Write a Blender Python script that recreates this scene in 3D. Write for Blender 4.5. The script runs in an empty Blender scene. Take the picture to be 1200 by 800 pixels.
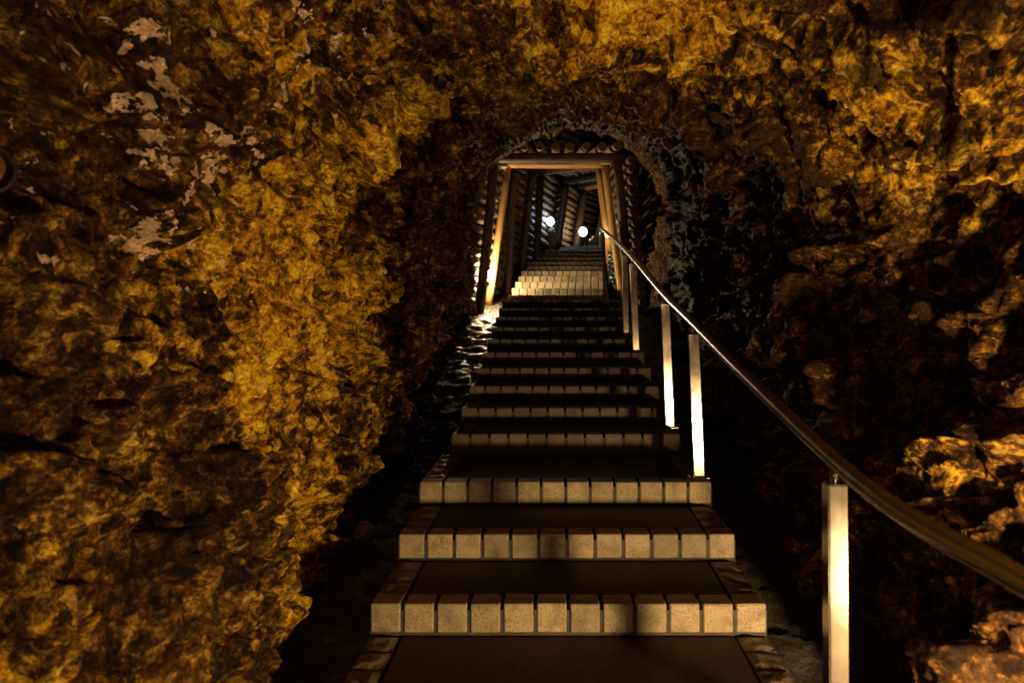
import bpy, bmesh, math, random
import numpy as np
from mathutils import Vector, Matrix

random.seed(7)
EYE = 1.06                    # eye height above the near landing; coordinates below are written relative to the eye
scn = bpy.context.scene
COL = scn.collection

# ------------------------------------------------------------------ camera, world, exposure
cd = bpy.data.cameras.new('camera')
cam = bpy.data.objects.new('camera', cd); COL.objects.link(cam)
cam.location = (0, 0, EYE); cam.rotation_euler = (math.radians(90), 0, 0)
cd.sensor_width = 36; cd.lens = 24
cd.shift_x = -53/1200; cd.shift_y = -35/1200
cd.clip_start = 0.05
cd.dof.use_dof = True; cd.dof.focus_distance = 3.6; cd.dof.aperture_fstop = 3.2
scn.camera = cam

w = bpy.data.worlds.new('world'); scn.world = w; w.use_nodes = True
w.node_tree.nodes['Background'].inputs[0].default_value = (1.0, 0.75, 0.5, 1)
w.node_tree.nodes['Background'].inputs[1].default_value = 0.0006
scn.view_settings.view_transform = 'Standard'; scn.view_settings.look = 'None'
scn.view_settings.gamma = 1; scn.view_settings.use_curve_mapping = False
scn.view_settings.exposure = 0.0

# lamp strengths (emission of the globes; built with the lamps at the end)
NEAR_LAMP = 1450.0
BACK_LAMP = 160.0
PORTAL_LAMP = 800.0
RAIL_LAMP = 60.0
FAR_LAMP = 34.0
COOL_LAMP = 28.0

# ------------------------------------------------------------------ helpers
def link(o, parent=None):
    COL.objects.link(o)
    if parent is not None: o.parent = parent
    return o
def tag(o, label=None, cat=None, group=None, kind=None):
    if label: o['label'] = label
    if cat: o['category'] = cat
    if group: o['group'] = group
    if kind: o['kind'] = kind
    return o
def wloc(o):
    v = Vector(o.location); p = o.parent
    while p is not None:
        v = v + Vector(p.location); p = p.parent
    return v
def empty(name, loc):
    o = bpy.data.objects.new(name, None); o.location = loc; o.empty_display_size = .1
    return link(o)
def mesh_obj(name, verts, faces, mat, parent=None, smooth=False, matidx=None):
    """verts in eye-relative world coordinates; stored relative to the parent's base."""
    off = wloc(parent) if parent is not None else Vector((0, 0, 0))
    me = bpy.data.meshes.new(name)
    me.from_pydata([tuple(Vector(v) - off) for v in verts], [], faces)
    for m in (mat if isinstance(mat, (list, tuple)) else [mat]): me.materials.append(m)
    if matidx is not None: me.polygons.foreach_set('material_index', matidx)
    me.polygons.foreach_set('use_smooth', [smooth]*len(me.polygons))
    me.update()
    o = bpy.data.objects.new(name, me)
    return link(o, parent)
def bm_obj(name, bm, mat, parent=None, smooth=False, loc=(0, 0, 0)):
    me = bpy.data.meshes.new(name); bm.to_mesh(me); bm.free()
    me.materials.append(mat)
    me.polygons.foreach_set('use_smooth', [smooth]*len(me.polygons))
    o = bpy.data.objects.new(name, me); o.location = loc
    return link(o, parent)
def inst(name, me, parent, loc, rz=0, sc=(1, 1, 1)):
    o = bpy.data.objects.new(name, me); o.location = loc; o.rotation_euler = (0, 0, rz); o.scale = sc
    return link(o, parent)
def box_bm(x0, x1, y0, y1, z0, z1, bev=0, seg=1):
    bm = bmesh.new(); bmesh.ops.create_cube(bm, size=1)
    for v in bm.verts:
        v.co = Vector((x0 if v.co.x < 0 else x1, y0 if v.co.y < 0 else y1, z0 if v.co.z < 0 else z1))
    if bev: bmesh.ops.bevel(bm, geom=bm.edges[:], offset=bev, segments=seg, affect='EDGES', profile=.5)
    return bm

# ------------------------------------------------------------------ numpy noise
def _hash(ix, iy, iz, seed):
    n = (ix.astype(np.uint32)*np.uint32(374761393)) ^ (iy.astype(np.uint32)*np.uint32(668265263)) ^ (iz.astype(np.uint32)*np.uint32(2246822519))
    n = n + np.uint32(seed*1013904223 & 0xffffffff)
    n = (n ^ (n >> np.uint32(13)))*np.uint32(1274126177)
    n = (n ^ (n >> np.uint32(16)))*np.uint32(2654435769)
    return n ^ (n >> np.uint32(15))
def _f(n): return (n & np.uint32(0xffff)).astype(np.float32)/65535.0
def vnoise(P, seed=0):
    i = np.floor(P).astype(np.int32); f = (P-i).astype(np.float32)
    u = f*f*f*(f*(f*6-15)+10)
    r = 0
    for dx in (0, 1):
        wx = u[:, 0] if dx else 1-u[:, 0]
        for dy in (0, 1):
            wy = u[:, 1] if dy else 1-u[:, 1]
            for dz in (0, 1):
                wz = u[:, 2] if dz else 1-u[:, 2]
                r = r + wx*wy*wz*_f(_hash(i[:, 0]+dx, i[:, 1]+dy, i[:, 2]+dz, seed))
    return r*2-1
def fbm(P, octv=4, seed=0, gain=.5, ridged=False):
    a = 1.0; r = 0; t = 0; Q = P.copy()
    for k in range(octv):
        n = vnoise(Q, seed+k)
        if ridged: n = 1-2*np.abs(n)
        r = r + a*n; t += a; a *= gain; Q = Q*2.03+17.3
    return r/t
def facets(P, seed=0, crack=False):
    """each Voronoi cell is a randomly tilted plane: fractured angular blocks; also returns a random value per cell"""
    i = np.floor(P-.5).astype(np.int32)
    best = np.full(len(P), 1e9, np.float32); sec = best.copy(); out = np.zeros(len(P), np.float32); rnd = np.zeros(len(P), np.float32)
    for dx in (0, 1):
        for dy in (0, 1):
            for dz in (0, 1):
                cx, cy, cz = i[:, 0]+dx, i[:, 1]+dy, i[:, 2]+dz
                h1 = _hash(cx, cy, cz, seed); h2 = _hash(cx, cy, cz, seed+71)
                ex = P[:, 0]-cx-.15-.7*((h1 & np.uint32(1023)).astype(np.float32)/1023)
                ey = P[:, 1]-cy-.15-.7*(((h1 >> np.uint32(10)) & np.uint32(1023)).astype(np.float32)/1023)
                ez = P[:, 2]-cz-.15-.7*(((h1 >> np.uint32(20)) & np.uint32(1023)).astype(np.float32)/1023)
                dd = ex*ex+ey*ey+ez*ez
                tx = (h2 & np.uint32(255)).astype(np.float32)/127.5-1
                ty = ((h2 >> np.uint32(8)) & np.uint32(255)).astype(np.float32)/127.5-1
                tz = ((h2 >> np.uint32(16)) & np.uint32(255)).astype(np.float32)/127.5-1
                rr = ((h2 >> np.uint32(24)) & np.uint32(255)).astype(np.float32)/127.5-1
                m = dd < best
                sec = np.where(m, best, np.minimum(sec, dd)); best = np.where(m, dd, best)
                out = np.where(m, .45*rr+.8*(tx*ex+ty*ey+tz*ez), out); rnd = np.where(m, rr, rnd)
    if crack: return out, rnd, np.sqrt(sec)-np.sqrt(best)
    return out, rnd
def sstep(a, b, x):
    t = np.clip((x-a)/(b-a), 0, 1); return t*t*(3-2*t)

# ------------------------------------------------------------------ materials
def newmat(name):
    m = bpy.data.materials.new(name); m.use_nodes = True
    nt = m.node_tree; b = nt.nodes['Principled BSDF']
    return m, nt, b
def N(nt, t, **kw):
    n = nt.nodes.new(t)
    for k, v in kw.items():
        if k in n.inputs: n.inputs[k].default_value = v
        else: setattr(n, k, v)
    return n
def ramp(nt, src, stops):
    r = nt.nodes.new('ShaderNodeValToRGB'); e = r.color_ramp.elements
    while len(e) < len(stops): e.new(.5)
    for el, (p, c) in zip(e, stops):
        el.position = p; el.color = (c, c, c, 1) if isinstance(c, (int, float)) else (*c, 1)
    nt.links.new(src, r.inputs[0]); return r.outputs[0]
def mix(nt, fac, a, b, mode='MIX'):
    n = nt.nodes.new('ShaderNodeMix'); n.data_type = 'RGBA'; n.blend_type = mode
    for s, v in ((n.inputs[0], fac), (n.inputs[6], a), (n.inputs[7], b)):
        if isinstance(v, bpy.types.NodeSocket): nt.links.new(v, s)
        elif isinstance(v, (int, float)): s.default_value = v
        else: s.default_value = (*v, 1)
    return n.outputs[2]
def math_(nt, op, a, b=0.0):
    n = nt.nodes.new('ShaderNodeMath'); n.operation = op
    for s, v in ((n.inputs[0], a), (n.inputs[1], b)):
        if isinstance(v, bpy.types.NodeSocket): nt.links.new(v, s)
        else: s.default_value = v
    return n.outputs[0]
def noise(nt, co, scale, detail=6, rough=.6, dist=0.0):
    n = N(nt, 'ShaderNodeTexNoise', Scale=scale, Detail=detail, Roughness=rough, Distortion=dist)
    nt.links.new(co, n.inputs['Vector']); return n.outputs['Fac']

def rock_material():
    m, nt, b = newmat('ochre_rock')
    co = nt.nodes.new('ShaderNodeTexCoord').outputs['Object']
    def attr(nm):
        a = nt.nodes.new('ShaderNodeAttribute'); a.attribute_name = nm; return a.outputs['Fac']
    och, pale, dark, cell, green, grey = (attr(k) for k in ('ochre', 'pale', 'dark', 'cell', 'green', 'grey'))
    wn = N(nt, 'ShaderNodeTexNoise', Scale=4.0, Detail=3.0); nt.links.new(co, wn.inputs['Vector'])
    va = nt.nodes.new('ShaderNodeVectorMath'); va.operation = 'MULTIPLY_ADD'
    nt.links.new(wn.outputs['Color'], va.inputs[0]); va.inputs[1].default_value = (.12, .12, .12); nt.links.new(co, va.inputs[2])
    wco = va.outputs[0]
    n1 = noise(nt, wco, 4.5, 9, .7); n2 = noise(nt, wco, 24, 9, .75); n3 = noise(nt, wco, 90, 6, .75); n4 = noise(nt, wco, 8.0, 10, .75)
    def chips(scale):
        v = N(nt, 'ShaderNodeTexVoronoi', Scale=scale); nt.links.new(wco, v.inputs['Vector'])
        sp = nt.nodes.new('ShaderNodeSeparateColor'); nt.links.new(v.outputs['Color'], sp.inputs[0])
        return v.outputs['Distance'], sp.outputs[0]
    vd1, vc1 = chips(28.0); vd2, vc2 = chips(75.0)
    def lin(*terms):
        acc = None
        for (sock, k) in terms:
            t = math_(nt, 'MULTIPLY', math_(nt, 'SUBTRACT', sock, .5), k)
            acc = t if acc is None else math_(nt, 'ADD', acc, t)
        return math_(nt, 'ADD', acc, .5)
    vd0, vc0 = chips(11.0)
    tone = lin((n2, 1.8), (vc0, .34), (vc1, .38), (vc2, .24), (n3, .5), (n1, 1.5))
    brown = ramp(nt, tone, [(.05, (.006, .003, .0015)), (.35, (.026, .011, .0035)), (.55, (.078, .032, .007)), (.75, (.19, .088, .012)), (.97, (.48, .29, .055))])
    yell = ramp(nt, tone, [(.05, (.035, .015, .004)), (.30, (.22, .095, .009)), (.50, (.58, .29, .014)), (.72, (.90, .56, .030)), (.95, (.98, .72, .09))])
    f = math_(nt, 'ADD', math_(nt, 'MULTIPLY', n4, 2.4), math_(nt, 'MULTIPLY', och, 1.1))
    f = math_(nt, 'ADD', f, math_(nt, 'MULTIPLY', cell, .20))
    f = math_(nt, 'ADD', f, math_(nt, 'MULTIPLY', n2, .5))
    fo = ramp(nt, math_(nt, 'SUBTRACT', f, 1.42), [(.30, 0.0), (.58, 1.0)])
    c = mix(nt, fo, brown, yell)
    fd = ramp(nt, math_(nt, 'ADD', math_(nt, 'ADD', n1, math_(nt, 'MULTIPLY', dark, .38)), math_(nt, 'MULTIPLY', cell, .06)), [(.58, 0.0), (.68, .9)])
    c = mix(nt, fd, c, ramp(nt, n2, [(.35, (.012, .007, .004)), (.7, (.085, .042, .018))]))
    c = mix(nt, math_(nt, 'MULTIPLY', green, ramp(nt, n1, [(.42, 0.0), (.6, .8)])), c, ramp(nt, n2, [(.35, (.05, .045, .006)), (.7, (.34, .30, .05))]))
    c = mix(nt, math_(nt, 'MULTIPLY', grey, .7), c, ramp(nt, n2, [(.40, (.010, .006, .003)), (.5, (.11, .062, .022)), (.62, (.40, .25, .10))]))
    n5 = noise(nt, wco, 14.0, 5, .6)
    fp = math_(nt, 'MULTIPLY', ramp(nt, math_(nt, 'ADD', n5, math_(nt, 'MULTIPLY', pale, .18)), [(.715, 0.0), (.732, 1.0)]), ramp(nt, pale, [(.02, 0.0), (.3, 1.0)]))
    c = mix(nt, fp, c, ramp(nt, n3, [(.3, (.58, .36, .22)), (.7, (.90, .66, .47))]))
    c = mix(nt, .7, c, mix(nt, 1.0, c, ramp(nt, n3, [(.34, .45), (.66, 1.6)]), 'MULTIPLY'))
    nt.links.new(c, b.inputs['Base Color'])
    nt.links.new(math_(nt, 'MAXIMUM', ramp(nt, n2, [(.35, .34), (.65, .7)]), math_(nt, 'MULTIPLY', grey, .95)), b.inputs['Roughness'])
    b.inputs['Specular IOR Level'].default_value = .16
    hgt = math_(nt, 'ADD', math_(nt, 'MULTIPLY', n2, .50), math_(nt, 'ADD', math_(nt, 'MULTIPLY', n3, .30), math_(nt, 'ADD', math_(nt, 'MULTIPLY', vc1, .45), math_(nt, 'MULTIPLY', vc2, .18))))
    bp = N(nt, 'ShaderNodeBump', Strength=1.0, Distance=.022); nt.links.new(hgt, bp.inputs['Height'])
    nt.links.new(bp.outputs[0], b.inputs['Normal'])
    return m

def simple(name, col, rough=.6, metal=0.0, nscale=None, var=.35, bump=0.0, spec=.5, bdist=.004):
    m, nt, b = newmat(name)
    b.inputs['Roughness'].default_value = rough; b.inputs['Metallic'].default_value = metal
    b.inputs['Specular IOR Level'].default_value = spec
    b.inputs['Base Color'].default_value = (*col, 1)
    if nscale:
        co = nt.nodes.new('ShaderNodeTexCoord').outputs['Object']
        n = noise(nt, co, nscale, 6, .65)
        c = mix(nt, 1.0, col, ramp(nt, n, [(.3, 1-var), (.7, 1+var)]), 'MULTIPLY')
        nt.links.new(c, b.inputs['Base Color'])
        if bump:
            bp = N(nt, 'ShaderNodeBump', Strength=bump, Distance=bdist); nt.links.new(n, bp.inputs['Height'])
            nt.links.new(bp.outputs[0], b.inputs['Normal'])
    return m

def tile_material(name, lo, hi, speck=(.12, .09, .06), rough=.6):
    m, nt, b = newmat(name)
    oi = nt.nodes.new('ShaderNodeObjectInfo')
    co = nt.nodes.new('ShaderNodeTexCoord').outputs['Object']
    va = nt.nodes.new('ShaderNodeVectorMath'); va.operation = 'MULTIPLY_ADD'
    nt.links.new(oi.outputs['Location'], va.inputs[0]); va.inputs[1].default_value = (3.7, 5.1, 7.3); nt.links.new(co, va.inputs[2])
    wco = va.outputs[0]
    base = mix(nt, ramp(nt, oi.outputs['Random'], [(0, 0.0), (.12, .55), (1, 1.0)]), lo, hi)
    dirt = noise(nt, wco, 14, 5, .6)
    base = mix(nt, 1.0, base, ramp(nt, dirt, [(.3, .55), (.55, 1.05)]), 'MULTIPLY')
    sp = noise(nt, wco, 190, 3, .75)
    c = mix(nt, ramp(nt, sp, [(.38, .85), (.49, 0.0)]), base, speck)
    nt.links.new(c, b.inputs['Base Color'])
    b.inputs['Roughness'].default_value = rough
    b.inputs['Specular IOR Level'].default_value = .25
    bp = N(nt, 'ShaderNodeBump', Strength=.5, Distance=.0015); nt.links.new(sp, bp.inputs['Height'])
    nt.links.new(bp.outputs[0], b.inputs['Normal'])
    return m

def wood_material(name, lo, hi, rough=.55):
    m, nt, b = newmat(name)
    at = nt.nodes.new('ShaderNodeAttribute'); at.attribute_name = 'grain'
    oi = nt.nodes.new('ShaderNodeObjectInfo')
    va = nt.nodes.new('ShaderNodeVectorMath'); va.operation = 'MULTIPLY_ADD'
    nt.links.new(oi.outputs['Random'], va.inputs[0]); va.inputs[1].default_value = (17, 23, 31); nt.links.new(at.outputs['Vector'], va.inputs[2])
    n = noise(nt, va.outputs[0], 1.0, 7, .65, .5)
    c = mix(nt, ramp(nt, n, [(.32, 0.0), (.68, 1.0)]), lo, hi)
    vo = N(nt, 'ShaderNodeTexVoronoi', Scale=.28); nt.links.new(va.outputs[0], vo.inputs['Vector'])
    c = mix(nt, ramp(nt, vo.outputs['Distance'], [(.0, .8), (.16, 0.0)]), c, tuple(x*.25 for x in lo))
    nt.links.new(c, b.inputs['Base Color']); b.inputs['Roughness'].default_value = rough
    bp = N(nt, 'ShaderNodeBump', Strength=.5, Distance=.006); nt.links.new(n, bp.inputs['Height'])
    nt.links.new(bp.outputs[0], b.inputs['Normal'])
    return m

def steel_material(name, lo, hi, r0, r1):
    m, nt, b = newmat(name)
    co = nt.nodes.new('ShaderNodeTexCoord').outputs['Object']
    mp = N(nt, 'ShaderNodeMapping'); mp.inputs['Scale'].default_value = (1, 1, .06); nt.links.new(co, mp.inputs[0])
    n = noise(nt, mp.outputs[0], 120, 4, .6); s = noise(nt, co, 9, 5, .6)
    nt.links.new(ramp(nt, n, [(.3, lo), (.7, hi)]), b.inputs['Base Color'])
    b.inputs['Metallic'].default_value = 1
    nt.links.new(ramp(nt, s, [(.3, r0), (.7, r1)]), b.inputs['Roughness'])
    return m

def glow(name, col, strength):
    m, nt, b = newmat(name)
    b.inputs['Base Color'].default_value = (.8, .8, .8, 1)
    b.inputs['Emission Color'].default_value = (*col, 1); b.inputs['Emission Strength'].default_value = strength
    return m

ROCK = rock_material()
TILE = tile_material('granite_tile', (.23, .185, .125), (.44, .34, .205))
TILE_OLD_SHADE = tile_material('worn_and_shaded_tile', (.085, .068, .046), (.165, .128, .08))  # own tone of the older flight; painted shade on the far steps
BORDER = tile_material('rough_dark_tile', (.10, .075, .05), (.19, .14, .085), (.03, .02, .015), .5)
COOL_LIT_TILE = tile_material('cool_lit_tile', (.16, .26, .38), (.26, .38, .50), (.08, .1, .14), .4)  # bluish lamp's light on the riser, put into the tile colour
GROUT = simple('grout', (.060, .046, .034), .85, nscale=30, bump=.4)
TREAD = simple('dark_tread', (.030, .018, .011), .62, nscale=55, var=.5, bump=.5, spec=.3, bdist=.002)
WET = simple('wet_gutter_stone', (.026, .018, .012), .22, nscale=26, var=.6, bump=1.0, spec=.7, bdist=.03)
_nt = WET.node_tree; _tc = _nt.nodes.new('ShaderNodeTexCoord'); _sx = _nt.nodes.new('ShaderNodeSeparateXYZ'); _nt.links.new(_tc.outputs['Object'], _sx.inputs[0])
_nt.links.new(ramp(_nt, math_(_nt, 'MULTIPLY', _sx.outputs[1], .1), [(.44, .75), (.60, .20)]), _nt.nodes['Principled BSDF'].inputs['Roughness'])   # seep water only higher up
WOOD_LIT = wood_material('lit_pale_pine', (.30, .145, .035), (.58, .33, .10))  # pine with orange lamplight in its colour, for the lit timbers
WOOD_SHADED = wood_material('shaded_weathered_timber', (.045, .027, .016), (.13, .078, .042))  # darker timber copy, shade included, for posts the lamps leave dark
WOOD_LAG = wood_material('bark_lagging', (.10, .065, .04), (.34, .24, .16))
END = simple('log_end', (.13, .088, .058), .7, nscale=40)
STEEL = steel_material('brushed_steel', (.30, .27, .23), (.42, .38, .33), .13, .21)
RAIL_STEEL = steel_material('polished_rail_steel', (.36, .33, .29), (.48, .44, .39), .20, .29)
BLACK = simple('black_iron', (.012, .011, .010), .6, nscale=40, spec=.2)
PLASTIC = simple('black_plastic', (.012, .012, .014), .16, spec=.8)
COPPER = simple('copper_glass', (.55, .22, .07), .2, .8, nscale=30)
STONE = simple('grey_stone', (.26, .21, .16), .6, nscale=18, var=.5, bump=.6)

# ------------------------------------------------------------------ the tunnel rock
GD = [-3.0, 2.0, 3.0, 3.66, 7.05, 8.6, 10.2, 12.6, 14.0, 18.0]
GZ = [-1.22, -1.20, -1.02, -.92, -.09, -.02, .33, .95, 1.2, 1.5]
def gut(d): return np.interp(d, GD, GZ)
SEC = np.array([
    # d,   XLb,  XLm,  XLs,  XLc,  crown, XRc, XRs,  XRm,  XRb
    [-3.0, -1.25, -1.70, -1.70, -.95, 1.60, 1.00, 1.75, 1.70, 1.45],
    [0.0, -1.10, -1.58, -1.60, -.85, 1.50, .95, 1.70, 1.62, 1.45],
    [1.0, -.96, -1.42, -1.46, -.78, 1.36, .90, 1.58, 1.54, 1.42],
    [1.6, -.80, -1.25, -1.28, -.72, 1.24, .88, 1.56, 1.52, 1.22],
    [2.2, -.76, -1.08, -1.06, -.62, 1.13, .82, 1.42, 1.38, 1.08],
    [2.6, -.92, -1.04, -1.00, -.58, 1.10, .78, 1.33, 1.30, 1.06],
    [3.0, -.94, -1.00, -.97, -.56, 1.11, .74, 1.22, 1.22, 1.04],
    [4.0, -.94, -.97, -.92, -.50, 1.27, .72, 1.14, 1.16, 1.10],
    [5.5, -.96, -.97, -.90, -.50, 1.62, .72, 1.12, 1.14, 1.08],
    [7.0, -.98, -.97, -.90, -.48, 1.97, .72, 1.14, 1.14, 1.06],
    [8.3, -1.02, -1.01, -.95, -.54, 2.25, .76, 1.22, 1.18, 1.08],
    [9.0, -1.18, -1.16, -1.05, -.62, 2.42, .85, 1.24, 1.20, 1.16],
    [10.5, -1.05, -1.05, -.92, -.5, 2.85, .95, 1.22, 1.24, 1.24],
    [12.0, -.70, -.70, -.62, -.1, 3.1, 1.2, 1.45, 1.45, 1.45],
    [13.5, -.35, -.35, -.25, .4, 3.3, 2.0, 2.4, 2.4, 2.4],
    [16.5, .25, .25, .45, 1.2, 3.6, 3.4, 4.4, 4.4, 4.4]])
def profile(d):
    s = [np.interp(d, SEC[:, 0], SEC[:, k]) for k in range(1, 10)]
    g = gut(d)-.14; cz = s[4]; hm = g+.45*(cz-g)
    mid = .5*(s[3]+s[5])
    pts = np.array([[s[0], g], [s[1], hm], [s[2], g+.72*(cz-g)], [s[3], cz-.10*(cz-g)], [mid, cz],
                    [s[5], cz-.08*(cz-g)], [s[6], g+.70*(cz-g)], [s[7], hm], [s[8], g]])
    # Catmull-Rom
    P = np.vstack([2*pts[0]-pts[1], pts, 2*pts[-1]-pts[-2]]); out = []
    for k in range(1, len(P)-2):
        t = np.linspace(0, 1, 24, endpoint=False)[:, None]
        a, b_, c, e = P[k-1], P[k], P[k+1], P[k+2]
        out.append(.5*((2*b_)+(-a+c)*t+(2*a-5*b_+4*c-e)*t**2+(-a+3*b_-3*c+e)*t**3))
    out.append(P[-2][None]); return np.vstack(out)
ds = [-3.0]
while ds[-1] < .55: ds.append(ds[-1]+.05)
while ds[-1] < 8.9: ds.append(ds[-1]+max(.0058, .0040*ds[-1]))
while ds[-1] < 16.4: ds.append(ds[-1]+.09)
ds = np.array(ds); M = 760
R_ = len(ds)
V = np.zeros((R_, M, 3), np.float32)
for i, d in enumerate(ds):
    p = profile(d); L = np.r_[0, np.cumsum(np.linalg.norm(np.diff(p, axis=0), axis=1))]
    t = np.linspace(0, L[-1], M)
    V[i, :, 0] = np.interp(t, L, p[:, 0]); V[i, :, 1] = d; V[i, :, 2] = np.interp(t, L, p[:, 1])
gu = np.gradient(V, axis=0); gv = np.gradient(V, axis=1)
Nn = np.cross(gv, gu); Nn /= np.linalg.norm(Nn, axis=2, keepdims=True)+1e-9   # sign fixed below
ctr = np.array([.1, 0, 0])
inward = np.stack([-(V[:, :, 0]-.1), np.zeros((R_, M)), -(V[:, :, 2]-(gut(ds)+1.0)[:, None])], 2)
sg = np.sign((Nn*inward).sum(2, keepdims=True)); Nn = Nn*sg          # points into the tunnel
P = V.reshape(-1, 3).copy(); NN = Nn.reshape(-1, 3)
warp = np.stack([vnoise(P*2.2+s*13.1, 40+s) for s in range(3)], 1)
wf = np.stack([vnoise(P*9+s*7.7, 50+s) for s in range(3)], 1)
Q = (P+.10*warp+.022*wf)*np.array([.62, 1.0, 1.0])
# fracture planes dip to one side: squash the cells along a tilted bedding normal
bd = np.array([.50, .52, .60]); bd = bd/np.linalg.norm(bd)
def bed(Q, k): return (Q+(Q@bd)[:, None]*bd[None]*k).astype(np.float32)
f1, r1 = facets(bed(Q, .5)*1.9, 3)
f2, r2, e2 = facets(bed(Q, .6)*4.2, 11, True)
f3, r3, e3 = facets(bed(Q, .5)*11.0, 23, True)
Q2 = P+.03*warp+.012*wf
f4, r4 = facets(bed(Q2, .4)*30.0, 37)
def blur(a, k):
    a = a.reshape(R_, M)
    for _ in range(k):
        a = (np.roll(a, 1, 0)+np.roll(a, -1, 0)+2*a)/4; a = (np.roll(a, 1, 1)+np.roll(a, -1, 1)+2*a)/4
    return a.reshape(-1)
f1 = blur(f1, 4); f2 = blur(f2, 2); f3 = blur(f3, 1)
rid = fbm(Q*np.array([3.2, 2.0, 3.2]), 4, 60, .55, True)
fb = fbm(Q2*22, 3, 70, .6)
d_ = P[:, 1]
soft = 1-.35*sstep(5.5, 8.4, d_)-.45*sstep(8.7, 9.2, d_)
ck = sstep(-.1, .35, vnoise(P*1.7, 77))
disp = (.17*f1+.10*f2+.042*f3+.015*f4+.05*rid+.010*fb-.035*ck*np.exp(-(e2/.05)**2)-.012*np.exp(-(e3/.07)**2))*soft
# the rock apron at the foot of the right wall, beside the near landing
ap = np.exp(-((d_-1.80)/.18)**2)*sstep(-.50, -.95, P[:, 2])*(P[:, 0] > .5)
disp = disp+.30*ap*(1+.6*f2)
# right wall set back here so the near lamp lights it less
disp = disp-.09*np.exp(-((d_-1.7)/.35)**2-((P[:, 2]+.35)/.28)**2)*(P[:, 0] > .5)
disp = np.clip(disp, -.2, .34)
disp -= .02
# a fault crease running down the left wall
fc = np.abs((P[:, 1]-1.55)+.42*(P[:, 2]-.1)+.12*vnoise(P*4, 91)); disp = disp-.10*np.exp(-(fc/.035)**2)*(P[:, 0] < -.6)
P2 = P+NN*disp[:, None]
# regional minerals; ochre also cut to dim the lamplit right outcrop
left = sstep(-.2, -.7, P[:, 0]); right = sstep(.4, 1.0, P[:, 0]); top = 1-np.maximum(left, right)
big = fbm(P*1.6, 3, 120); big2 = fbm(P*2.6+5, 3, 130)
ochre = -.01+.62*big
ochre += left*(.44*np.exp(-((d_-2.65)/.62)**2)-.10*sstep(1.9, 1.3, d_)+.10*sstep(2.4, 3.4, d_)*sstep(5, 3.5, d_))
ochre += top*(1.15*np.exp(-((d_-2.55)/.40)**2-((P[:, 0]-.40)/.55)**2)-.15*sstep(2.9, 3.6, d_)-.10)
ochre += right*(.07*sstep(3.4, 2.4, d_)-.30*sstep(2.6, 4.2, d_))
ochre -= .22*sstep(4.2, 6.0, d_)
ochre -= .42*right*sstep(2.3, 1.9, d_)*sstep(0, -.3, P[:, 2])  # painted dimming: browner where the near lamp overlights the rock
ochre += .16*left*sstep(2.2, 1.6, d_)*sstep(-.3, -.7, P[:, 2])
pale = left*sstep(2.50, 2.10, d_)*sstep(-.10, .25, P[:, 2])+.55*top*(P[:, 0] < .25)*sstep(2.4, 2.0, d_)
pale = np.clip(pale, 0, 1)*(.75+.25*np.sign(big2))
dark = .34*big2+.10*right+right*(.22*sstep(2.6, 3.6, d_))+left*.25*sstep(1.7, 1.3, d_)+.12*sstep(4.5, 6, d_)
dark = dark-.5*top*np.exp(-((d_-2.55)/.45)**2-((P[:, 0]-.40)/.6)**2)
green = np.clip(sstep(1.75, 1.35, d_)*left*sstep(.5, .9, P[:, 2])+.5*sstep(.1, .4, big)*top, 0, 1)
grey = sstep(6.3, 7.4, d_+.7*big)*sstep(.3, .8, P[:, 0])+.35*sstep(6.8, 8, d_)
grey = np.clip(grey, 0, 1)
cellv = (r2*.6+r3*.8+r4*.7)
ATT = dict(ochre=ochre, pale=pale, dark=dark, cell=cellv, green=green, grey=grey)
def rock_strip(name, j0, j1):
    cols = np.arange(j0, j1+1); n = len(cols)
    idx = (np.arange(R_)[:, None]*M+cols[None, :]).reshape(-1)
    a = (np.arange(R_-1)[:, None]*n+np.arange(n-1)[None, :]).reshape(-1)
    quads = np.stack([a, a+1, a+n+1, a+n], 1)
    me = bpy.data.meshes.new(name)
    me.vertices.add(len(idx)); me.vertices.foreach_set('co', P2[idx].astype(np.float32).ravel())
    me.loops.add(quads.size); me.loops.foreach_set('vertex_index', quads.astype(np.int32).ravel())
    me.polygons.add(len(quads)); me.polygons.foreach_set('loop_start', np.arange(0, quads.size, 4, dtype=np.int32))
    me.polygons.foreach_set('use_smooth', np.ones(len(quads), bool))
    for k, v in ATT.items():
        at = me.attributes.new(k, 'FLOAT', 'POINT'); at.data.foreach_set('value', v[idx].astype(np.float32))
    me.materials.append(ROCK); me.update(calc_edges=True)
    o = link(bpy.data.objects.new(name, me)); o['kind'] = 'structure'; return o
jl, jr = int(M*.36), int(M*.64)
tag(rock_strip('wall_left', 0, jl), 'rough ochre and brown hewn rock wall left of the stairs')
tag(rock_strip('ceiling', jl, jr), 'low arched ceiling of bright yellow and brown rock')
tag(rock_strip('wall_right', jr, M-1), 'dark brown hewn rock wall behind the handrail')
# ends of the tunnel
def endcap(name, d, lab):
    p = profile(d); vs = [(x, d, z) for x, z in p]; n = len(vs)
    vs.append((float(np.mean(p[:, 0])), d, float(np.mean(p[:, 1]))))
    o = mesh_obj(name, vs, [(i, (i+1) % n, n) for i in range(n)], ROCK); tag(o, lab, kind='structure')
endcap('wall_back', -3.0, 'rock end of the passage behind the landing')
endcap('wall_front', 16.4, 'dark rock end of the passage beyond the timbers')

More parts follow.
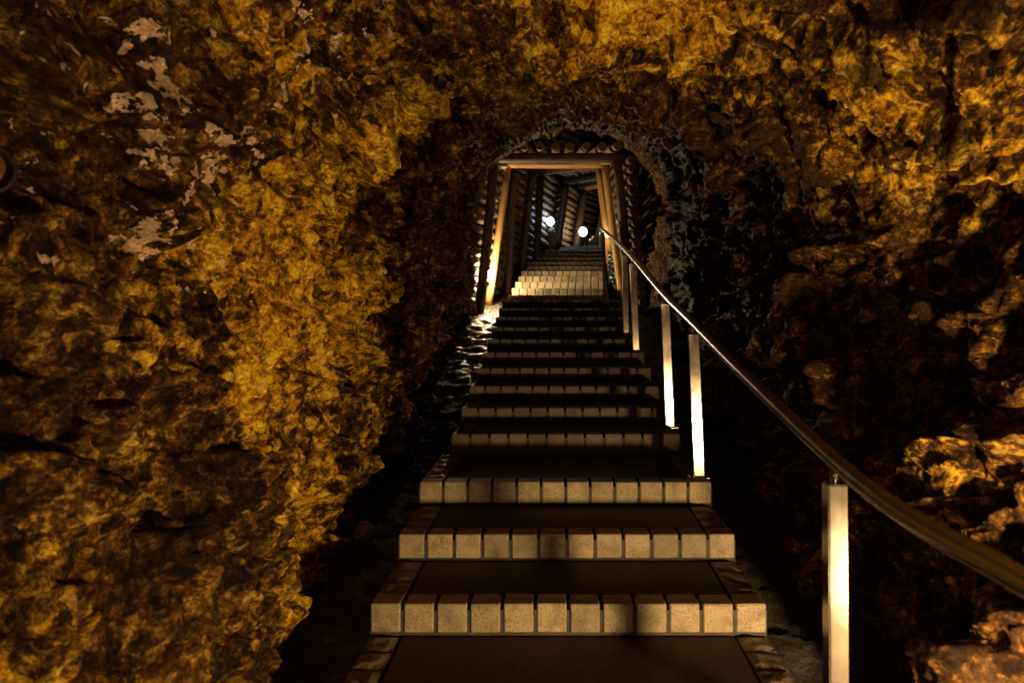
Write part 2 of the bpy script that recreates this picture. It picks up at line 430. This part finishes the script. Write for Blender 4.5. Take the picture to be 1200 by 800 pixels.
# gutter floor on both sides of the steps
fd = np.r_[np.arange(-3, 1, .2), np.arange(1, 9, .02), np.arange(9, 16.5, .15)]
fx = np.linspace(0, 1, 90)
FV = np.zeros((len(fd), len(fx), 3))
for i, d in enumerate(fd):
    a = np.interp(d, SEC[:, 0], SEC[:, 1])-.25; b = np.interp(d, SEC[:, 0], SEC[:, 9])+.25
    FV[i, :, 0] = a+(b-a)*fx; FV[i, :, 1] = d; FV[i, :, 2] = gut(d)
Pf = FV.reshape(-1, 3)
ff, _ = facets(Pf*9+3, 5)
Pf[:, 2] += .014*ff+.012*fbm(Pf*14, 3, 9)
n = len(fx); a = (np.arange(len(fd)-1)[:, None]*n+np.arange(n-1)[None]).reshape(-1)
fl = mesh_obj('floor', [tuple(v) for v in Pf], [tuple(int(k) for k in q) for q in np.stack([a, a+1, a+n+1, a+n], 1)], WET, smooth=True)
tag(fl, 'wet dark stone gutter floor sloping up beside the steps', kind='structure')

# ------------------------------------------------------------------ the staircase
stairs = empty('staircase', (0, 2.24, -1.06))
tag(stairs, 'long tiled staircase climbing from the near landing up into the timbered passage', 'staircase')
STEPS = [  # d, z, x left, x right, rotation
    (2.24, -.96, -.619, .692), (2.64, -.862, -.619, .692), (3.04, -.76, -.619, .692)]
for i in range(10): STEPS.append((3.66+.3767*i, -.657+.0867*i, -.572, .663))
for i in range(5): STEPS.append((8.62+.395*i, .209+.0995*i, -.62+.019*i, .64+.019*i))
for i in range(4): STEPS.append((10.62+.385*i, .707+.0985*i, -.48+.07*i, .76+.05*i))
STEPS.append((12.14, 1.10, -.22, .95)); 
tile_cache = {}
def nosing_mesh(wt, h, mat):
    k = (round(wt, 4), round(h, 4), mat.name)
    if k not in tile_cache:
        bm = box_bm(-wt/2, wt/2, 0, .085, -h, 0, .004, 1)
        me = bpy.data.meshes.new('nosing_tile'); bm.to_mesh(me); bm.free(); me.materials.append(mat)
        tile_cache[k] = me
    return tile_cache[k]
def border_mesh(seed):
    k = ('b', seed)
    if k not in tile_cache:
        rr = random.Random(seed); n_ = 5; vs = []; fs = []
        for j in range(n_):
            for i in range(n_):
                e = (i in (0, n_-1) or j in (0, n_-1))
                vs.append((-.049+.098*i/(n_-1), -.049+.098*j/(n_-1), -.006 if e else rr.uniform(-.003, .004)))
        for j in range(n_-1):
            for i in range(n_-1): q = j*n_+i; fs.append((q, q+1, q+n_+1, q+n_))
        ring = [i for i in range(n_)]+[j*n_+n_-1 for j in range(1, n_)]+[(n_-1)*n_+i for i in range(n_-2, -1, -1)]+[j*n_ for j in range(n_-2, 0, -1)]
        b0 = len(vs); vs += [(vs[k2][0], vs[k2][1], -.03) for k2 in ring]
        for q in range(len(ring)): fs.append((ring[q], b0+q, b0+(q+1) % len(ring), ring[(q+1) % len(ring)]))
        me = bpy.data.meshes.new('border_tile'); me.from_pydata(vs, [], fs); me.materials.append(BORDER)
        tile_cache[k] = me
    return tile_cache[k]
def make_step(d, z, xl, xr, depth, rise, tile_h, borders, rz=0, mat=TILE, ntile=12, nosing=True):
    W = xr-xl; cx = (xl+xr)/2
    base = Vector((cx, d, z)); loc = base-wloc(stairs)
    back = depth+.06
    bm = box_bm(-W/2+.002, W/2-.002, .006 if nosing else 0, back, -rise-.32, -.022, 0)
    st = bm_obj('step', bm, GROUT, stairs, loc=loc); st.rotation_euler = (0, 0, rz)
    pitch = W/ntile
    if nosing:
        me = nosing_mesh(pitch-.012, tile_h, mat)
        for k in range(ntile):
            inst('nosing_tile', me, st, (-W/2+pitch*(k+.5), random.uniform(-.0012, .0012), random.uniform(-.0008, .0008)))
    y0 = .088 if nosing else .004
    bw = pitch if borders else 0.0
    sl = box_bm(-W/2+bw+(.003 if borders else .004), W/2-bw-(.003 if borders else .004), y0+.004, depth-.004, -.03, -.004, .002)
    bm_obj('tread_slab', sl, TREAD, st)
    if borders:
        y = y0+.004; q = 0
        nb = max(1, int(round((depth-y0)/.106))); bp = (depth-y0)/nb
        for k in range(nb):
            for s in (-1, 1):
                inst('border_tile', border_mesh((k*2+s) % 5), st, (s*(W/2-pitch/2), y0+bp*(k+.5), 0), random.choice((0, math.pi/2)), (pitch/.108, bp/.106, 1))
    return st
# near landing that runs back under the viewer
L0 = -2.6
make_step(L0, -1.06, -.619, .692, 2.24-L0+.0, .1, .1, True, nosing=False)
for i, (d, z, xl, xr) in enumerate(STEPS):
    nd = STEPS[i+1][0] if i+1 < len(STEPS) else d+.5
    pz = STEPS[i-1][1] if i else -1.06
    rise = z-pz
    make_step(d, z, xl, xr, nd-d, rise, min(.099, rise-.006 if i < 3 else rise-.002), i < 10, mat=TILE_OLD_SHADE if 3 <= i < 13 or 18 <= i < 22 else TILE)  # dark tile on the far flight stands in for shade
# winding steps where the passage turns right
make_step(12.62, 1.215, -.02, 1.32, .8, .115, .095, False, rz=math.radians(-24), mat=COOL_LIT_TILE)
st = make_step(13.2, 1.30, .15, 1.55, 2.2, .1, .085, False, rz=math.radians(-38))

# ------------------------------------------------------------------ logs
def log(name, p0, p1, r0, r1, mat, parent=None, seg=12, rings=7, wob=.008, capmat=None, flat=None):
    p0, p1 = Vector(p0), Vector(p1); ax = (p1-p0); L = ax.length; ax.normalize()
    u = ax.orthogonal().normalized(); v = ax.cross(u)
    ph = random.uniform(0, 6); vs = []; gr = []; fs = []; mi = []
    for i in range(rings):
        t = i/(rings-1); r = r0+(r1-r0)*t
        c = p0+ax*(L*t)+u*(wob*math.sin(3.1*t+ph))+v*(wob*math.cos(2.3*t+ph*1.7))
        for k in range(seg):
            a = 2*math.pi*k/seg
            rr = r*(1+.05*math.sin(2*a+ph)+.035*math.sin(3*a+5*t+ph))
            vs.append(c+u*(rr*math.cos(a))+v*(rr*math.sin(a)))
            gr.append((math.cos(a)*r*60, math.sin(a)*r*60, L*t*4.0))
    for i in range(rings-1):
        for k in range(seg):
            q = i*seg+k; q2 = i*seg+(k+1) % seg
            fs.append((q, q2, q2+seg, q+seg)); mi.append(0)
    fs.append(tuple(range(seg-1, -1, -1))); mi.append(1); fs.append(tuple((rings-1)*seg+k for k in range(seg))); mi.append(1)
    o = mesh_obj(name, vs, fs, [mat, capmat or mat], parent, True, mi)
    at = o.data.attributes.new('grain', 'FLOAT_VECTOR', 'POINT'); at.data.foreach_set('vector', [x for g in gr for x in g])
    for p in o.data.polygons[-2:]: p.use_smooth = False
    return o

# timber sets: (left foot, left top, right foot, right top, lintel radius, post radius, materials L, R, lintel, label)
SETS = [
    ((-.985, 8.50, -.12), (-.790, 8.50, 1.85), (.925, 8.50, -.12), (.745, 8.50, 1.85), .066, .066, WOOD_SHADED, WOOD_SHADED, WOOD_SHADED,
     'front timber frame of dark, shaded, weathered round posts and lintel at the rock mouth'),
    ((-.925, 9.10, .03), (-.665, 9.10, 1.92), (.900, 9.10, .03), (.640, 9.10, 1.92), .058, .050, WOOD_LIT, WOOD_LIT, WOOD_LIT,
     'second timber frame with pine posts coloured lamplit orange just behind the front frame'),
    ((-.735, 9.90, .20), (-.615, 9.90, 2.07), (.835, 9.90, .20), (.590, 9.90, 2.07), .060, .050, WOOD_SHADED, WOOD_LIT, WOOD_SHADED,
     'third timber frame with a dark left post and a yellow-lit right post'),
    ((-.600, 10.80, .42), (-.405, 10.80, 2.26), (.900, 10.50, .42), (.800, 10.50, 2.26), .060, .055, WOOD_SHADED, WOOD_LIT, WOOD_SHADED,
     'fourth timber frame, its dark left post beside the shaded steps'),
    ((-.375, 11.70, .70), (-.275, 11.70, 2.34), (.980, 11.20, .70), (.900, 11.20, 2.34), .058, .058, WOOD_SHADED, WOOD_LIT, WOOD_LIT,
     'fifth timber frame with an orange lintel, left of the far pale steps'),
    ((.000, 13.50, 1.305), (.186, 13.50, 2.50), (1.20, 12.70, 1.305), (1.10, 12.70, 2.50), .070, .075, WOOD_SHADED, WOOD_SHADED, WOOD_SHADED,
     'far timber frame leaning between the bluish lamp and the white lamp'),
    ((.400, 14.80, 1.305), (.580, 14.80, 2.62), (1.60, 13.90, 1.305), (1.45, 13.90, 2.62), .065, .085, WOOD_SHADED, WOOD_SHADED, WOOD_LIT,
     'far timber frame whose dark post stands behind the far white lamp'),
    ((.850, 16.00, 1.305), (1.19, 16.00, 2.80), (2.1, 15.1, 1.305), (1.95, 15.1, 2.80), .065, .070, WOOD_LIT, WOOD_SHADED, WOOD_SHADED,
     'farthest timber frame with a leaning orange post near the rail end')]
def along(a, b, z):
    t = (z-a[2])/(b[2]-a[2]); return Vector(a)+(Vector(b)-Vector(a))*t
for (lf, lt, rf, rt, lr, pr, ml, mr, mn, lab) in SETS:
    s = empty('timber_frame', ((lf[0]+rf[0])/2, (lf[1]+rf[1])/2, lf[2]))
    tag(s, lab, 'timber frame', 'timber frames holding up the passage')
    log('post', lf, lt, pr*1.02, pr*.95, ml, s, rings=9)
    log('post', rf, rt, pr*1.02, pr*.95, mr, s, rings=9)
    a, b = Vector(lt), Vector(rt); e = (b-a).normalized()*(pr*1.3)
    up = Vector((0, 0, lr*.92))
    log('lintel', a-e+up, b+e+up, lr, lr*.95, mn, s, rings=8, capmat=END)
# hewn pale faces and wedges where the second lintel was cut to sit on its posts
PALE = wood_material('fresh_cut_pine', (.55, .40, .26), (.78, .62, .46))
f2nd = [o for o in bpy.data.objects if o.name.startswith('timber_frame')]
f2nd = sorted(f2nd, key=lambda o: o.location.y)[1]
for nm, (x0, x1, y0, y1, z0, z1) in (('hewn_face', (-.26, .20, 9.034, 9.056, 1.930, 1.962)), ('wedge', (-.80, -.66, 9.03, 9.15, 1.905, 1.940)), ('wedge', (.59, .71, 9.03, 9.15, 1.955, 2.000))):
    bw_ = box_bm(x0, x1, y0, y1, z0, z1, .005); off = Vector(f2nd.location)
    for v in bw_.verts: v.co -= off
    bm_obj(nm, bw_, PALE, f2nd)
# log lagging: walls and roof of the timbered stretch, log by log
lagL = empty('wall_timber_left', (-1, 8.3, 0)); tag(lagL, 'stacked round logs lining the left side behind the timber posts', kind='structure')
lagR = empty('wall_timber_right', (1, 8.3, 0)); tag(lagR, 'stacked round logs lining the right side behind the timber posts', kind='structure')
lagT = empty('ceiling_timber', (0, 8.3, 2.0)); tag(lagT, 'roof of round logs laid over the timber lintels', kind='structure')
for i in range(len(SETS)-1):
    A, B = SETS[i], SETS[i+1]
    ext = .16 if i == 0 else .03
    for side, (f, t, par) in enumerate(((0, 1, lagL), (2, 3, lagR))):
        if side == 1 and i >= 5: continue
        a0, a1, b0, b1 = Vector(A[f]), Vector(A[t]), Vector(B[f]), Vector(B[t])
        out = (a0-Vector(A[2-f])).normalized() if f == 0 else (a0-Vector(A[0])).normalized()
        out = Vector((out.x, out.y, 0)).normalized()
        off = A[5]+.066
        z = a0.z+.10+random.uniform(0, .04)
        while z < B[1][2]+.02:
            r = random.uniform(.050, .066)
            za = min(z, a1.z+.1); zb = z+random.uniform(-.02, .02)
            q0 = along(a0, a1, max(za, a0.z))+out*off; q1 = along(b0, b1, zb)+out*(B[5]+.066)
            if zb > b0.z-.05:
                dirv = (q1-q0).normalized()
                q0.z = z
                log('log', q0-dirv*(ext+random.uniform(-.02, .03)), q1+dirv*.02, r, r*.95, WOOD_LAG, par, seg=10, rings=4, capmat=END)
            z += 2*r+.010
    # roof
    la, ra, lb, rb = Vector(A[1]), Vector(A[3]), Vector(B[1]), Vector(B[3])
    upa = Vector((0, 0, 2*A[4]+.052)); upb = Vector((0, 0, 2*B[4]+.052))
    nlog = 9
    for k in range(nlog):
        t = (k+.2)/(nlog-.6); r = random.uniform(.05, .06)
        q0 = la.lerp(ra, t)+upa; q1 = lb.lerp(rb, t)+upb; dv = (q1-q0).normalized()
        log('log', q0-dv*(ext+random.uniform(0, .04)), q1-dv*.03, r, r, WOOD_LAG, lagT, seg=10, rings=4, capmat=END)

# ------------------------------------------------------------------ handrail
def tube(pts, r, seg=16):
    pts = [Vector(p) for p in pts]; vs = []; fs = []
    for i, p in enumerate(pts):
        t = (pts[min(i+1, len(pts)-1)]-pts[max(i-1, 0)]).normalized()
        side = t.cross(Vector((0, 0, 1)))
        if side.length < .1: side = Vector((1, 0, 0))
        side.normalize(); up = side.cross(t)
        for k in range(seg):
            a = 2*math.pi*k/seg; vs.append(p+side*(r*math.cos(a))+up*(r*math.sin(a)))
    for i in range(len(pts)-1):
        for k in range(seg):
            fs.append((i*seg+k, i*seg+(k+1) % seg, (i+1)*seg+(k+1) % seg, (i+1)*seg+k))
    fs.append(tuple(range(seg))); fs.append(tuple((len(pts)-1)*seg+k for k in range(seg-1, -1, -1)))
    return vs, fs
def spline(pts, n_=10):
    P_ = [Vector(p) for p in pts]; P_ = [2*P_[0]-P_[1]]+P_+[2*P_[-1]-P_[-2]]; out = []
    for k in range(1, len(P_)-2):
        a, b, c, e = P_[k-1:k+3]
        for i in range(n_):
            t = i/n_; out.append(.5*((2*b)+(c-a)*t+(2*a-5*b+4*c-e)*t*t+(3*b-a-3*c+e)*t**3))
    out.append(P_[-2]); return out
rail = empty('handrail', (.66, 1.62, -1.06))
tag(rail, 'brushed steel handrail on square posts along the right of the stairs', 'handrail')
RP = [(.71, -1.5, -.40), (.705, -.3, -.40), (.695, .6, -.398), (.682, 1.0, -.394), (.668, 1.22, -.392), (.660, 1.42, -.378), (.657, 1.70, -.340), (.640, 2.4, -.203), (.626, 3.15, -.050),
      (.613, 3.89, .097), (.585, 5.3, .425), (.575, 6.5, .66), (.57, 8.0, .93), (.568, 8.75, 1.06)]
vs, fs = tube(spline(RP), .0212, 18)
mesh_obj('rail', vs, fs, RAIL_STEEL, rail, True)
endp = spline([(.568, 8.75, 1.06), (.568, 8.86, 1.075), (.568, 8.93, 1.03), (.568, 8.94, .92), (.568, 8.94, .83)], 6)
vs, fs = tube(endp, .0212, 12); mesh_obj('rail_end', vs, fs, RAIL_STEEL, rail, True)
RPd = [p[1] for p in RP]
def rail_at(d): return np.array([np.interp(d, RPd, [p[k] for p in RP]) for k in (0, 2)])
POSTS = [(.662, 1.62, -1.06), (.652, 3.15, -.76), (.640, 3.89, -.657), (.612, 5.30, -.310), (.588, 5.86, -.2235), (.595, 8.50, .123)]
for (x, d, zb) in POSTS:
    rx, rz_ = rail_at(d); h = .0225
    zt = rz_-.055
    # leaning square tube
    dx = rx-x
    vs = []
    for (z, o_) in ((zb+.004, 0), (zt, dx)):
        for sx, sy in ((-1, -1), (1, -1), (1, 1), (-1, 1)): vs.append((x+o_+sx*h, d+sy*h, z))
    bm = bmesh.new(); bv = [bm.verts.new(Vector(v)-wloc(rail)) for v in vs]
    for q in ((3, 2, 1, 0), (4, 5, 6, 7), (0, 1, 5, 4), (1, 2, 6, 5), (2, 3, 7, 6), (3, 0, 4, 7)): bm.faces.new([bv[k] for k in q])
    bmesh.ops.bevel(bm, geom=bm.edges[:], offset=.003, segments=2, affect='EDGES')
    po = bm_obj('post', bm, STEEL, rail, False)
    vs, fs = tube([(rx, d, zt-.005), (rx, d, rz_-.012)], .011, 10); 
    o = mesh_obj('saddle', vs, fs, STEEL, po, True)
    b2 = box_bm(-.045, .045, -.04, .04, 0, .008, .002)
    o = bm_obj('base_plate', b2, STEEL, po); o.location = Vector((x, d, zb-.004))-wloc(po)

# ------------------------------------------------------------------ lamps
def globe_lamp(loc, r, mat, label, stem, name='globe_lamp'):
    loc = Vector(loc); base = loc+Vector(stem)
    L = empty(name, base); tag(L, label, 'lamp', 'globe lamps along the passage')
    bm = bmesh.new(); bmesh.ops.create_uvsphere(bm, u_segments=20, v_segments=12, radius=r)
    for v in bm.verts: v.co.z *= 1.12
    bm_obj('globe', bm, mat, L, True, loc=loc-base)
    dv = (base-loc).normalized()
    log('socket', loc+dv*(r*1.02), loc+dv*(r*1.02+.05), r*.55, r*.6, BLACK, L, rings=3, wob=0)
    log('bracket', loc+dv*(r*1.02+.04), base, .012, .012, BLACK, L, seg=8, rings=3, wob=0)
    return L
WARM = (1.0, .70, .36)
globe_lamp((1.17, .86, -.955), .055, glow('near_lamp_glow', (1.0, .66, .30), NEAR_LAMP), 'low warm globe lamp at the foot of the right rock wall beside the near landing', (.22, -.05, .02))
globe_lamp((-.95, -1.3, -.98), .055, glow('back_lamp_glow', (1.0, .76, .46), BACK_LAMP), 'low warm globe lamp by the left rock wall behind the near landing', (-.3, 0, .02))
globe_lamp((-.895, 8.86, .465), .060, glow('portal_lamp_glow', (1.0, .75, .42), PORTAL_LAMP), 'bright warm globe lamp on the left post at the timber mouth', (-.03, .22, -.12))
globe_lamp((.715, 9.72, 1.10), .032, glow('rail_lamp_glow', (1.0, .78, .40), RAIL_LAMP), 'small warm lamp on the right post behind the rail end', (.03, .13, -.03))
globe_lamp((.535, 14.2, 1.66), .085, glow('far_lamp_glow', (1.0, .80, .50), FAR_LAMP), 'far warm white globe lamp at the top of the steps', (0, .05, -.34))
globe_lamp((-.125, 12.55, 1.655), .070, glow('cool_lamp_glow', (.62, .80, 1.0), COOL_LAMP), 'far bluish white lamp on the left above a pale boulder', (-.05, .22, -.10))

# round black-rimmed lamp housing high on the near left wall
hs = empty('wall_fixture', (-1.146, 1.36, .285)); tag(hs, 'round black fixture with a coppery face at the far left edge of the rock', 'fixture')
def disc(name, c, nrm, prof, mat, parent, seg=28):
    nrm = Vector(nrm).normalized(); u = nrm.orthogonal().normalized(); v = nrm.cross(u); vs = []; fs = []
    for (r, h) in prof:
        for k in range(seg):
            a = 2*math.pi*k/seg; vs.append(Vector(c)+nrm*h+u*(r*math.cos(a))+v*(r*math.sin(a)))
    for i in range(len(prof)-1):
        for k in range(seg): fs.append((i*seg+k, i*seg+(k+1) % seg, (i+1)*seg+(k+1) % seg, (i+1)*seg+k))
    fs.append(tuple((len(prof)-1)*seg+k for k in range(seg)))
    return mesh_obj(name, vs, fs, mat, parent, True)
nr = (.75, -.65, -.05)
disc('rim', (-1.146, 1.36, .285), nr, [(.050, -.10), (.054, .02), (.052, .03), (.047, .033), (.042, .028), (.040, .012)], BLACK, hs)
disc('lens', (-1.146, 1.36, .285), nr, [(.040, .011), (.028, .018), (.014, .021), (.004, .022)], COPPER, hs)

# ------------------------------------------------------------------ loose things
def stone(name, loc, s, mat, label, cat, seed, group=None):
    bm = bmesh.new(); bmesh.ops.create_icosphere(bm, subdivisions=4, radius=1)
    co = np.array([v.co[:] for v in bm.verts], np.float32)
    f, _ = facets(co*1.3+seed*3.3, seed); f2_, _ = facets(co*3.1+seed, seed+4)
    k = 1+.35*f+.12*f2_
    for v, c, q in zip(bm.verts, co, k): v.co = Vector((float(c[0]*q*s[0]), float(c[1]*q*s[1]), float(c[2]*q*s[2])))
    o = bm_obj(name, bm, mat, None, True, loc=loc); tag(o, label, cat, group); return o
stone('boulder', (-.10, 12.45, 1.345), (.08, .09, .19), STONE, 'pale upright boulder under the far bluish lamp', 'rock', 3)
stone('boulder', (.78, 14.10, 1.44), (.12, .10, .10), STONE, 'small lit rock beside the far warm white lamp', 'rock', 5)
stone('stone', (-.86, 3.05, -.985), (.045, .05, .04), STONE, 'pale grey stone lying in the dark left gutter beneath the rock wall', 'stone', 8)

# crumpled black plastic sheet behind the second right post
nx, nz = 26, 44; vs = []; fs = []
for j in range(nz):
    for i in range(nx):
        u, v = i/(nx-1), j/(nz-1)
        vs.append((.93-.20*u-.03*v, 9.33+u*.20, .16+v*.70))
A_ = np.array(vs, np.float32); f, _ = facets(A_*np.array([14, 14, 22], np.float32), 31); g2 = fbm(A_*18, 3, 33)
A_[:, 0] += .02*f+.02*g2; A_[:, 1] += .02*f+.02*g2
for j in range(nz-1):
    for i in range(nx-1): q = j*nx+i; fs.append((q, q+1, q+nx+1, q+nx))
sh = mesh_obj('plastic_sheet', [tuple(float(c) for c in v) for v in A_], fs, PLASTIC, None, True)
tag(sh, 'glossy crumpled black plastic sheet hanging between the right timber posts and the pale steps', 'plastic sheet')
so = sh.modifiers.new('thickness', 'SOLIDIFY'); so.thickness = .004

# ------------------------------------------------------------------ lift everything so the near landing lies at height zero
for o in list(bpy.data.objects):
    if o.parent is None and o is not cam: o.location.z += EYE
